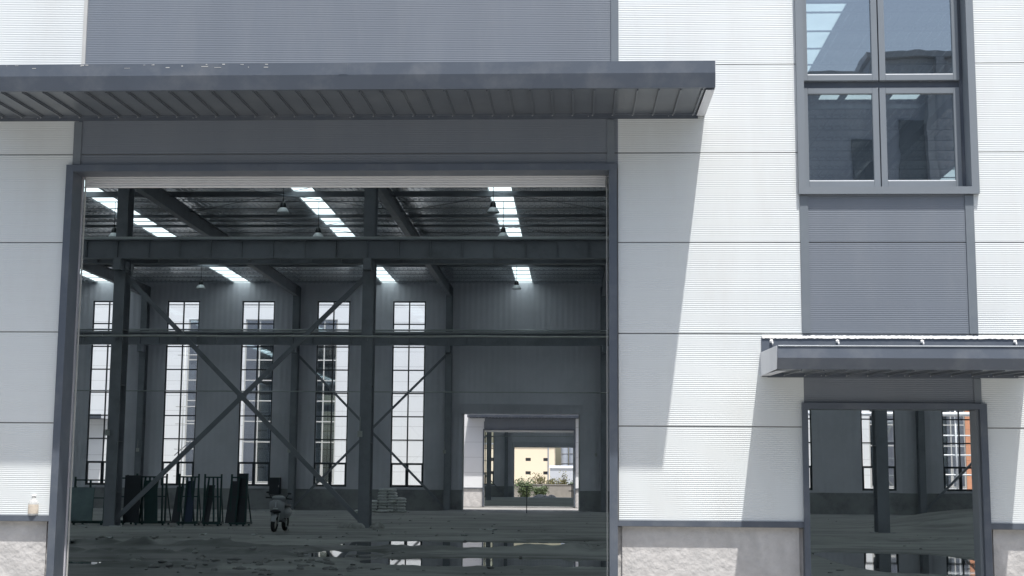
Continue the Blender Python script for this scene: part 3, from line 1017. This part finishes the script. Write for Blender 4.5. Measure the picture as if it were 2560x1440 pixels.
# ---------------------------------------------------------------- scooter
def scooter(loc, rz):
    root = empty("scooter", loc, rz)
    tag(root, "parked grey motor scooter facing the doorway, between the two steel columns", "scooter")
    # front towards -y; z up; front wheel at y=-0.62, rear wheel at y=0.62
    for (y, nm) in ((-0.62, "front"), (0.62, "rear")):
        t = MB()
        pts = []
        n, m_ = 24, 8
        Rw, rw = 0.20, 0.055
        vs, fs = [], []
        for i in range(n):
            a = 2 * math.pi * i / n
            for k in range(m_):
                b = 2 * math.pi * k / m_
                rad = Rw + rw * math.cos(b)
                vs.append((rw * math.sin(b), y + rad * math.cos(a), 0.255 + rad * math.sin(a)))
        for i in range(n):
            for k in range(m_):
                fs.append((i * m_ + k, i * m_ + (k + 1) % m_, ((i + 1) % n) * m_ + (k + 1) % m_, ((i + 1) % n) * m_ + k))
        t.add(vs, fs, True)
        w = t.build("wheel", RUBBER, root)
        r_ = MB()
        r_.lathe([(0.001, -0.03), (0.05, -0.035), (0.15, -0.02), (0.155, 0.0), (0.15, 0.02), (0.05, 0.035), (0.001, 0.03)], (0, y, 0.255), 16, axis='x')
        r_.build("rim", GALV, w)
    f = MB()   # front mudguard
    vs, fs = [], []
    n = 10
    for i in range(n + 1):
        a = R(15) + R(130) * i / n
        for k, xx in enumerate((-0.075, -0.06, 0.0, 0.06, 0.075)):
            rad = 0.285 - (0.0 if abs(xx) < 0.05 else 0.015 if abs(xx) < 0.07 else 0.05)
            vs.append((xx, -0.62 - rad * math.cos(a), 0.255 + rad * math.sin(a)))
    for i in range(n):
        for k in range(4):
            fs.append((i * 5 + k, i * 5 + k + 1, i * 5 + 6 + k, i * 5 + 5 + k))
    f.add(vs, fs, True)
    f.build("mudguard", BODY, root)
    fk = MB()
    for s in (-1, 1):
        fk.tube([(0.085 * s, -0.62, 0.255), (0.085 * s, -0.50, 0.62)], 0.018, 8)
    fk.tube([(0, -0.50, 0.58), (0, -0.40, 0.98)], 0.028, 8)
    fk.build("fork", STEEL_L, root)
    sh = MB()   # front apron
    prof = [(-0.60, 0.98, 0.11), (-0.64, 0.90, 0.20), (-0.63, 0.74, 0.215), (-0.56, 0.60, 0.18), (-0.47, 0.45, 0.17), (-0.40, 0.33, 0.16)]
    vs, fs = [], []
    for (y, z, w) in prof:
        for k in range(7):
            u = -1 + 2 * k / 6
            vs.append((u * w, y + 0.13 * u * u, z))
    for (y, z, w) in reversed(prof):
        for k in range(7):
            u = 1 - 2 * k / 6
            vs.append((u * w * 0.95, y + 0.05 + 0.13 * u * u, z))
    m_ = len(prof) * 2
    for i in range(m_):
        for k in range(6):
            a, b = i * 7 + k, ((i + 1) % m_) * 7 + (k)
            fs.append((a, a + 1, b + 1, b))
    sh.add(vs, fs, True)
    ap = sh.build("front_apron", BODY, root)
    ln = MB()
    ln.blob((0, -0.655, 0.715), (0.075, 0.02, 0.02), 0.8, 12, 6)
    ln.build("headlight", RED_D, ap)
    gr = MB()
    gr.box(-0.01, 0.01, -0.66, -0.635, 0.76, 0.92)
    gr.build("trim_strip", PLATE, ap)
    lp = MB()
    lp.blob((0, -0.60, 0.62), (0.15, 0.06, 0.05), 0.7, 14, 6)
    lp.build("lower_grille", BLACK, root)
    fb = MB()
    fb.blob((0, -0.05, 0.34), (0.15, 0.36, 0.05), 0.5, 14, 6)
    fb.build("footboard", BLACK, root)
    rb = MB()
    rb.blob((0, 0.46, 0.58), (0.16, 0.40, 0.19), 0.7, 16, 8)
    rb.build("rear_body", BODY, root)
    st = MB()
    st.blob((0, 0.36, 0.79), (0.14, 0.40, 0.06), 0.6, 16, 8)
    st.build("saddle", BLACK, root)
    hb = MB()
    hb.tube([(-0.34, -0.33, 1.02), (-0.2, -0.40, 1.03), (0, -0.44, 1.0), (0.2, -0.40, 1.03), (0.34, -0.33, 1.02)], 0.022, 8)
    h = hb.build("handlebar", BLACK, root)
    ho = MB()
    ho.blob((0.03, -0.46, 1.03), (0.19, 0.10, 0.085), 0.8, 14, 6)
    ho.build("handlebar_cowl", BODY, h)
    for s in (-1, 1):
        gp = MB()
        gp.tube([(s * 0.22, -0.39, 1.03), (s * 0.35, -0.33, 1.02)], 0.022, 8)
        gp.build("grip", RUBBER, h)
        mi = MB()
        mi.tube([(s * 0.20, -0.40, 1.03), (s * 0.27, -0.40, 1.18)], 0.012, 6)
        mi.blob((s * 0.29, -0.40, 1.19), (0.055, 0.018, 0.03), 0.8, 12, 6)
        mi.build("mirror", BLACK, h)
    ks = MB()
    ks.tube([(0.10, 0.15, 0.30), (0.25, 0.10, 0.012)], 0.012, 6)
    ks.build("kickstand", STEEL_L, root)
    return root
sx_, sy_ = -9.6, 31.2
sc = scooter((sx_, sy_, floor_z(sx_, sy_) - 0.01), R(-3))
sc.rotation_euler = (0, R(3), R(-3))
sc.scale = (1.22, 1.1, 1.04)

# ---------------------------------------------------------------- sheet racks on the left
def rack(x, y, w, h, n, rz, label, depth=0.9):
    z = floor_z(x, y)
    root = empty("sheet_rack", (x, y, z), rz)
    tag(root, label, "rack", "green steel racks by the left column")
    b = MB()
    for yy in (-depth / 2, depth / 2):
        b.box(-w / 2, w / 2, yy - 0.03, yy + 0.03, 0.06, 0.14)
    for xx in (-w / 2, w / 2 - 0.06):
        b.box(xx, xx + 0.06, -depth / 2 + 0.031, depth / 2 - 0.031, 0.07, 0.13)
    for xx in (-w / 2 + 0.05, w / 2 - 0.12):
        for yy in (-depth / 2 + 0.05, depth / 2 - 0.05):
            b.box(xx - 0.02, xx + 0.05, yy - 0.03, yy + 0.03, 0.0, 0.059)
    b.build("base_frame", GREEN, root)
    for k in range(n):
        p = MB()
        xx = -w / 2 + 0.03 + (w - 0.06) * k / max(1, n - 1)
        lx_ = 0.16 * math.sin(k * 2.1 + x) if 0 < k < n - 1 else 0.0
        p.bar((xx - lx_, -depth / 2 + 0.05, 0.14), (xx, -depth / 2 + 0.12, h - (0.12 if 0 < k < n - 1 else 0)), 0.062, 0.06, up=(0, 1, 0))
        p.build("post", GREEN, root)
    t = MB()
    t.box(-w / 2, w / 2, -depth / 2 + 0.095, -depth / 2 + 0.145, h - 0.14, h - 0.09)
    t.box(-w / 2, w / 2, -depth / 2 + 0.085, -depth / 2 + 0.125, h * 0.55, h * 0.55 + 0.04)
    t.build("top_rail", GREEN, root)
    st = MB()
    for xx in (-w / 2 + 0.04, w / 2 - 0.04):
        st = MB()
        st.bar((xx, depth / 2, 0.14), (xx, -depth / 2 + 0.15, h * 0.8), 0.04, 0.04, up=(0, 1, 0))
        st.build("back_stay", GREEN, root)
    return root, z

def sheet(x, y, z, w, h, lean, rz, m, label, th=0.04, leanx=0.0):
    b = MB()
    sx = leanx * h
    vs = []
    for zz in (0, h):
        o = lean * zz
        s = leanx * zz
        vs += [(-w / 2 + s, o, zz), (w / 2 + s, o, zz), (w / 2 + s, o + th, zz), (-w / 2 + s, o + th, zz)]
    b.add(vs, [(0, 3, 2, 1), (4, 5, 6, 7), (0, 1, 5, 4), (1, 2, 6, 5), (2, 3, 7, 6), (3, 0, 4, 7)])
    o = b.build("steel_sheet", m, None, bevel=0.004)
    o.location = (x, y, z)
    o.rotation_euler = (0, 0, rz)
    return tag(o, label, "steel sheet", "sheets stored in the green racks")

# px of racks -> positions beside the column row
GLZ = mat("green_tinted_sheet", (0.10, 0.17, 0.16), 0.15, var=0.3, scale=1.2, spec=0.8)
rk = [(-17.55, 36.6, 1.2, 1.72, 3, "green rack at the left end holding a glossy pale green sheet"),
      (-16.75, 37.2, 0.8, 1.8, 3, "green rack partly hidden behind the left steel column"),
      (-15.45, 37.0, 1.15, 1.85, 8, "green rack right of the left column with a close row of posts"),
      (-14.05, 36.8, 0.75, 1.85, 6, "green rack with dark blue sheets under the second tall window"),
      (-13.15, 36.7, 0.65, 1.85, 5, "green rack with five posts, second from the right"),
      (-12.15, 36.7, 0.62, 1.85, 3, "rightmost green rack holding black sheets")]
for (x, y, w, h, n, lb) in rk:
    rack(x, y, w, h, n, R(random.uniform(-6, 6)), lb)
sheet(-17.85, 35.95, floor_z(-17.85, 36.05) + 0.14, 0.98, 1.2, 0.12, 0.03, GLZ, "glossy pale green sheet leaning on the leftmost rack")
sheet(-16.0, 36.1, floor_z(-16, 36) + 0.1, 0.56, 1.68, 0.10, R(8), SHEET, "tall black sheet just right of the left steel column")
sheet(-15.3, 36.2, floor_z(-15.3, 36) + 0.1, 0.5, 1.5, 0.2, R(-6), GREEN, "dark green board leaning behind the long diagonal brace", leanx=-0.12)
sheet(-14.45, 36.3, floor_z(-14.4, 36) + 0.1, 0.26, 1.3, 0.12, R(5), SHEET, "black sheet slanting left of the blue sheets", leanx=0.1)
sheet(-14.0, 36.35, floor_z(-14, 36) + 0.1, 0.34, 1.5, 0.1, R(-5), BLUE, "dark blue sheet standing in the fourth rack")
sheet(-13.35, 36.3, floor_z(-13.3, 36) + 0.1, 0.26, 1.35, 0.12, R(3), SHEET, "black sheet slanting in the rack with five posts", leanx=0.12)
sheet(-12.45, 36.25, floor_z(-12.4, 36) + 0.1, 0.34, 1.5, 0.1, R(4), SHEET, "black sheet slanting at the left of the rightmost rack", leanx=0.1)
sheet(-12.05, 36.4, floor_z(-12, 36) + 0.1, 0.36, 1.78, 0.05, R(-3), SHEET, "tallest black sheet standing in the rightmost rack")
# low pale offcuts under the racks
for i, (x, y, lx, t) in enumerate(((-18.4, 34.9, 0.9, "thin pale bar lying before the leftmost rack"), (-16.0, 34.4, 0.42, "pale slab at the foot of the left column"),
                                   (-17.1, 34.2, 0.35, "small pale slab left of the left column's foot"), (-12.5, 63.5, 0.0, ""))):
    if not t:
        continue
    b = MB()
    b.box(-lx / 2, lx / 2, -0.06, 0.06, 0, 0.035)
    o = b.build("offcut", PAPER, None, bevel=0.004)
    o.location = (x, y, floor_z(x, y))
    o.rotation_euler = (0, 0, R(random.uniform(-10, 10)))
    tag(o, t, "offcut", "pale offcuts on the mud floor")
b = MB()
b.box(-0.75, 0.75, -0.3, 0.3, 0, 0.05)
b.add([(-0.75, -0.3, 0.05), (0.75, -0.3, 0.16), (0.75, 0.3, 0.16), (-0.75, 0.3, 0.05)], [(0, 1, 2, 3)])
o = b.build("foam_board", PAPER)
o.location = (-17.7, 64.8, floor_z(-17.7, 64.8))
tag(o, "long pale board lying on the floor behind the scooter", "board")

# dark cabinet on the back wall, small boxes on the columns
cb = empty("electrical_cabinet", (-17.45, 67.75, 0.92))
tag(cb, "dark electrical cabinet fixed to the back wall above the scooter", "electrical cabinet")
MB().box(-0.32, 0.32, 0, 0.25, 0, 0.95).build("cabinet_body", SHEET, cb, bevel=0.01)
MB().box(-0.29, 0.29, -0.012, -0.001, 0.03, 0.92).build("cabinet_door", SHEET, cb, bevel=0.004)
MB().box(0.22, 0.25, -0.03, -0.013, 0.4, 0.52).build("handle", GALV, cb)
for (x, y, z, s, t) in ((-16.62, 35.03, 3.2, 0.16, "small grey junction box on the left steel column"), (-7.62, 35.03, 3.2, 0.16, "small grey junction box on the middle steel column"),
                        (-25.45, 67.44, 3.3, 0.16, "small junction box on the wall column beside the second tall window"), (-7.6, 67.44, 3.3, 0.16, "small junction box on the wall column left of the back doorway"),
                        (-16.6, 67.44, 3.3, 0.16, "small junction box on the wall column above the scooter"), (1.1, 67.9, 3.2, 0.14, "small junction box right of the back doorway")):
    b = MB()
    b.box(-s / 2, s / 2, -0.09, 0.0, 0, s * 1.3)
    b.box(-s / 2 + 0.02, s / 2 - 0.02, -0.1, -0.091, 0.02, s * 1.3 - 0.02)
    b.tube([(0, -0.04, s * 1.3), (0, -0.04, s * 1.3 + 0.5)], 0.012, 6)
    o = b.build("junction_box", GALV)
    o.location = (x, y - 0.0, z)
    tag(o, t, "junction box", "junction boxes on the steelwork")

# concrete footing lumps round the middle column
b = MB()
for k in range(14):
    random.seed(60 + k)
    a = random.uniform(0, 6.28)
    b.blob((-7.5 + 0.62 * math.cos(a), 34.9 + 0.5 * math.sin(a), 0.05), (random.uniform(0.14, 0.28), 0.18, random.uniform(0.10, 0.2)), 0.8, 10, 6, jit=0.03)
o = b.build("earth_clods", CLOD)
tag(o, "heap of earth clods round the foot of the middle steel column", "clods", kind="stuff")
b = MB()
for k in range(420):
    random.seed(900 + k)
    y = 9 + 55 * random.random() ** 1.3
    x = random.uniform(-0.36, 0.30) * (y + 15.5) + 0.2
    if x > 12 or x < -20:
        continue
    s = random.uniform(0.012, 0.045) * (1.4 if random.random() < 0.12 else 1)
    b.blob((x, y, floor_z(x, y) + s * 0.15), (s * random.uniform(1, 1.9), s, s * 0.42), 0.8, 7, 4, jit=s * 0.15, rot=random.uniform(0, 3))
for k in range(170):
    random.seed(4000 + k)
    x0_, x1_, y_ = random.choice(((-13.5, -8.5, 20.6), (-11.0, -5.5, 17.2), (-9.0, -5.0, 13.4), (0.3, 2.2, 21.0), (-8, -4, 11.3)))
    x = random.uniform(x0_, x1_)
    y = y_ + random.gauss(0, 0.35)
    q = random.uniform(0.025, 0.075)
    b.blob((x, y, floor_z(x, y) + q * 0.1), (q * random.uniform(1, 2.2), q, q * 0.55), 0.9, 8, 5, jit=q * 0.25, rot=random.uniform(0, 3))
tag(b.build("rubble", MUD), "scattered small stones and clods on the mud floor", "rubble", kind="stuff")
sc_list = [(-11.2, 27.8, "pale crumpled scrap left of the scooter"), (-9.6, 27.6, "small pale scrap in front of the scooter"), (-13.5, 33.5, "pale scrap in front of the racks"),
           (-6.4, 31.0, "thin pale scrap right of the middle column"), (-5.6, 29.0, "pale scrap before the sacks"), (-3.0, 33.8, "long thin pale batten on the floor before the back doorway"),
           (-3.4, 28.3, "small white scrap beside the larger puddle"), (-12.9, 24.2, "pale scrap on the mud at the left")]
for i, (x, y, t) in enumerate(sc_list):
    b = MB()
    random.seed(300 + i)
    lx = 0.5 if "batten" in t else random.uniform(0.10, 0.22)
    n = 6
    vs = [(lx * (u / n - 0.5) * 2 * 0.6, 0.08 * (v / 2 - 0.5) * 2, 0.03 + random.uniform(-0.01, 0.035)) for v in range(3) for u in range(n + 1)]
    vs += [(p[0], p[1], p[2] - 0.012) for p in vs]
    fs = [(v * (n + 1) + u, v * (n + 1) + u + 1, (v + 1) * (n + 1) + u + 1, (v + 1) * (n + 1) + u) for v in range(2) for u in range(n)]
    off = 3 * (n + 1)
    fs += [tuple(reversed([q + off for q in f])) for f in fs]
    b.add(vs, fs, False)
    o = b.build("scrap", PAPER)
    o.location = (x, y, floor_z(x, y))
    o.rotation_euler = (0, 0, random.uniform(-0.5, 0.5))
    tag(o, t, "scrap", "pale scraps on the mud floor")

# thin post in the back doorway
b = MB()
b.tube([(0, 0, 0), (0.0, 0, 1.45)], 0.022, 8)
b.tube([(-0.28, 0, 1.45), (0.3, 0, 1.47)], 0.018, 8)
b.tube([(0, 0, 1.1), (0.14, 0, 1.44)], 0.01, 6)
o = b.build("marker_post", SHEET)
o.location = (-2.72, 63.5, floor_z(-2.72, 63.5) - 0.02)
tag(o, "thin dark T-shaped post standing in the back doorway", "post")

b = MB()
b.tube([(0, 0, 0), (0, 0, 1.75)], 0.07, 8)
b.tube([(-0.45, 0, 1.68), (0.45, 0, 1.70)], 0.05, 8)
b.tube([(-0.4, 0, 0.95), (0.4, 0, 0.95)], 0.05, 8)
o = b.build("marker_post", SHEET)
o.location = (-0.55, 152.0, -0.1)
tag(o, "short dark post with two crossbars at the right edge of the farthest doorway", "post")

# ---------------------------------------------------------------- bottle on the ledge
bt = empty("plastic_bottle", (-5.895, -0.006, 1.2245))
tag(bt, "clear plastic bottle with white cap and faded label on the plinth ledge", "bottle")
PLA = bpy.data.materials.new("bottle_plastic")
PLA.use_nodes = True
pb = PLA.node_tree.nodes["Principled BSDF"]
pb.inputs["Base Color"].default_value = (0.86, 0.86, 0.84, 1)
pb.inputs["Roughness"].default_value = 0.15
pb.inputs["Transmission Weight"].default_value = 0.45
pb.inputs["IOR"].default_value = 1.2
s = MB()
s.lathe([(0.001, 0.001), (0.040, 0.0), (0.044, 0.006), (0.044, 0.125), (0.042, 0.14), (0.028, 0.17), (0.017, 0.185), (0.016, 0.20)], n=24)
s.build("bottle_body", PLA, bt)
s = MB()
s.lathe([(0.0447, 0.02), (0.0450, 0.022), (0.0450, 0.118), (0.0447, 0.12)], n=24)
s.build("bottle_label", mat("faded_label", (0.66, 0.58, 0.48), 0.6, var=0.1, scale=14, dirt=((0.42, 0.36, 0.28), 0.8, 22)), bt)
s = MB()
s.lathe([(0.001, 0.225), (0.017, 0.225), (0.0185, 0.22), (0.0185, 0.2), (0.001, 0.2)], n=18)
s.build("bottle_cap", SEAL, bt)
for o in (bt,):
    o.scale = (1.25, 0.9, 0.98)

# ---------------------------------------------------------------- hall behind the camera (mirrored in the panes)
mat("dim_glazing", (0.15, 0.175, 0.20), 0.3, var=0.2, scale=0.5)
op = empty("warehouse", (0, -30, 0))
tag(op, "grey shaded warehouse across the yard, mirrored in the tall window", "warehouse")
b = MB()
b.box(-40, 9.75, -25, 0, 0, 14.9)
b.box(9.75, 45, -25, 0, 0, 15.55)
b.build("wall", mat("warehouse_cladding", (0.36, 0.40, 0.46), 0.6, var=0.1, scale=0.15, ribs=(0, 0.3, 0.01)), op)
b = MB()
b.box(-40.2, 9.6, -25.2, 0.25, 14.91, 15.1)
b.box(9.6, 45.2, -25.2, 0.25, 15.56, 15.75)
b.build("roof_edge", ROOF_OUT, op)
for (a, c, z0, z1) in ((8.6, 9.7, 6.5, 12.9), (10.45, 11.6, 6.5, 13.6), (13.0, 15.0, 3, 13), (3, 5, 3, 13)):
    w = MB()
    w.box(a, c, 0.001, 0.06, z0, z1)
    w.build("window", MATS["dim_glazing"], op)
b = MB()
b.box(11.35, 11.6, 0.002, 0.4, 0.2, 15.5)
b.build("downpipe", ROOF_OUT, op)

# ---------------------------------------------------------------- pipework in the gap between the halls
pr_ = empty("pipe_rack", (0, 74.5, 0.05))
tag(pr_, "white pipes on a frame between the halls, behind the right hand windows", "pipe rack")
MB().tube([(12.6, 0, 6.0), (25.2, 0, 6.0)], 0.13, 12).build("pipe", LAMPW, pr_)
MB().tube([(21.6, 0.3, 5.2), (22.2, 0.3, 6.3), (23.0, 0.3, 6.6)], 0.10, 10).build("pipe", LAMPW, pr_)
for x in (22.2, 22.4, 23.3):
    MB().tube([(x, 0.1, 0), (x, 0.1, 6.9)], 0.055, 8).build("upright", LAMPW, pr_)
for z in (2.3, 3.5, 4.7):
    MB().tube([(21.4, 0.18, z), (24.4, 0.18, z)], 0.045, 8).build("crossbar", LAMPW, pr_)
for a, b_ in (((21.4, 0.26, 2.3), (22.9, 0.26, 0.2)), ((23.6, 0.26, 1.5), (22.3, 0.26, 0.2))):
    MB().tube([a, b_], 0.07, 8).build("strut", GALV, pr_)
sf_ = empty("scaffold", (0, 75.5, 0.05))
tag(sf_, "thin steel scaffold between the halls, behind the second tall window", "scaffold")
for x in (-25.1, -24.3):
    MB().tube([(x, 0, 0), (x, 0, 10.6)], 0.035, 6).build("standard", GALV, sf_)
for z in (1.9, 3.6, 5.2, 6.3, 7.2, 9.6):
    MB().tube([(-25.6, 0.08, z), (-23.6, 0.08, z)], 0.03, 6).build("ledger", GALV, sf_)
MB().tube([(-25.6, 0.16, 3.2), (-23.6, 0.16, 5.0)], 0.03, 6).build("brace", STEEL, sf_)

# ---------------------------------------------------------------- beyond the second hall
GY = 0.0
yb = empty("cream_building", (-12.0, 290, 0))
tag(yb, "cream rendered two storey building with small square windows beyond both halls", "building")
w0, w1, hh = -16.0, 7.3, 9.8
holes = []
for zc in (1.15, 3.95, 6.75):
    for xc in (-13.2, -9.45, -5.7, -1.95, 1.75, 5.5):
        holes.append((xc - 0.55, xc + 0.55, zc - 0.33, zc + 0.33))
b = MB()
for q in rects(w0, w1, -0.5, hh, holes):
    b.box(q[0], q[1], 0, 0.4, q[2], q[3])
b.box(w0, w1, 0.9, 12, -0.5, hh)
b.build("wall", YELLOW, yb)
b = MB()
b.box(w0 - 0.3, w1 + 0.2, -0.3, 12.3, hh + 0.005, hh + 0.35)
b.build("roof", ROOF_OUT, yb)
for h in holes:
    b = MB()
    b.box(h[0], h[1], 0.2, 0.3, h[2], h[3])
    b.build("window", SHEET, yb)
for z in (4.0, 6.85):
    pass
b = MB()
b.box(w1 - 1.45, w1 - 1.2, -0.12, -0.001, 0, hh)
b.build("downpipe", SILO, yb)
b = MB()
for (x, r_, h_) in ((0, 1.6, 11), (3.6, 1.6, 11)):
    pass
for i, (x, r_, h_, t) in enumerate(((-2.6, 0.75, 11.0, "slim grey-blue silo beside the cream building"), (-0.3, 1.4, 13.0, "wide grey-blue silo right of the slim one"))):
    e = empty("silo", (x, 292, 0))
    tag(e, t, "silo", "silos beside the cream building")
    s = MB()
    s.lathe([(r_, 0), (r_, h_), (r_ * 0.3, h_ + 1), (0.01, h_ + 1.1)], n=24)
    s.build("tank", SILO, e)
    s = MB()
    for z in range(2, int(h_), 2):
        s.lathe([(r_ + 0.002, z), (r_ + 0.06, z + 0.02), (r_ + 0.06, z + 0.12), (r_ + 0.002, z + 0.14)], n=24)
    s.build("hoop", STEEL, e)
sd = empty("site_cabin", (-3.0, 230, 0))
tag(sd, "pale grey cabin with sloping roof right of the cream building", "cabin")
MB().prism([(0, 0), (0, 4.3), (3.0, 4.7), (3.0, 0)], -1.55, 6.0).build("wall", mat("cabin_sheet", (0.52, 0.55, 0.60), 0.6, var=0.03, scale=0.5), sd)
MB().prism([(-0.15, 4.30), (-0.15, 4.36), (3.1, 4.78), (3.1, 4.73)], -1.65, 6.1).build("roof", mat("cabin_roof", (0.62, 0.65, 0.70), 0.6, var=0.03, scale=0.5), sd)
bw_ = empty("boundary_wall", (0, 172, 0))
tag(bw_, "rough grey boundary wall behind the second hall", "boundary wall")
MB().box(-70, 40, 0, 0.25, -0.2, 1.5).build("wall", WALLC, bw_)
MB().box(-70, 40, -0.06, 0.31, 1.501, 1.62).build("coping", YARD, bw_)
lt = MB()
lt.box(-6, 6, -3, 3, 0, 0.1)

def bush(x, y, w, d, h, n, m, label, stems=5, seed=0, leaf=0.16):
    random.seed(seed)
    root = empty("bush", (x, y, -0.12))
    tag(root, label, "bush", "bushes behind the second hall")
    st = MB()
    tips = []
    for k in range(stems):
        a = random.uniform(0, 6.28)
        tip = (w * 0.38 * math.cos(a), d * 0.38 * math.sin(a), h * random.uniform(0.6, 0.98))
        tips.append(tip)
        st.tube([(0.1 * math.cos(a), 0.1 * math.sin(a), 0), (tip[0] * 0.5, tip[1] * 0.5, tip[2] * 0.55), tip], [0.04, 0.025, 0.008], 5)
    st.build("stem", WOOD, root)
    lf = MB()
    for k in range(n):
        c = random.choice(tips)
        t = random.random() ** 0.6
        p = Vector((c[0] * t, c[1] * t, c[2] * t)) + Vector((random.gauss(0, w * 0.13), random.gauss(0, d * 0.13), random.gauss(0, h * 0.09)))
        if p.z < 0.05: p.z = 0.05 + random.random() * 0.2
        u = Vector((random.uniform(-1, 1), random.uniform(-1, 1), random.uniform(-1, 1))).normalized()
        v = u.cross(Vector((random.uniform(-1, 1), random.uniform(-1, 1), random.uniform(-1, 1)))).normalized()
        s = leaf * random.uniform(0.5, 1.2)
        lf.add([p - u * s, p + v * s * 0.4, p + u * s, p - v * s * 0.4], [(0, 1, 2, 3)])
    lf.build("foliage", m, root)
    return root
bush(-6.45, 166, 2.3, 1.8, 2.5, 1500, LEAF, "leafy green bush at the left edge of the second hall's back doorway", 8, 1)
bush(-4.6, 168, 1.8, 1.5, 1.5, 1000, LEAF, "low green bush right of the tallest bush", 6, 2)
bush(-11.5, 169, 3.0, 2.0, 2.0, 1500, LEAF, "low bush seen through the window left of the far doorway", 6, 3)
for i, (x, h, m, t) in enumerate(((-5.0, 2.9, LEAF_D, "dry brownish shrub behind the boundary wall at the left"), (-3.6, 2.6, LEAF_D, "dry shrub behind the wall below the cream building"),
                               (-2.3, 3.1, LEAF_D, "tallest yellowish shrub beside the pale cabin"), (-0.8, 2.4, LEAF, "dark shrub in front of the pale cabin"),
                               (0.6, 2.5, LEAF, "dark shrub at the right of the pale cabin"), (-28, 3.0, LEAF, "green shrub seen through the tall left windows"), (-21.5, 2.8, LEAF, "green shrub seen through the third tall window"))):
    bush(x, 176 + i * 0.4, 1.8, 1.6, h, 900, m, t, 6, 20 + i)
ch = MB()
for k in range(16):
    random.seed(70 + k)
    ch.blob((-3.6 + random.uniform(-1.1, 1.1), 151.5 + random.uniform(-0.4, 0.4), 0.1), (random.uniform(0.2, 0.5), 0.3, random.uniform(0.12, 0.34)), 0.8, 9, 6, jit=0.03)
tag(ch.build("earth_heap", CLOD), "low dark heap of earth in the second hall's back doorway", "earth heap")
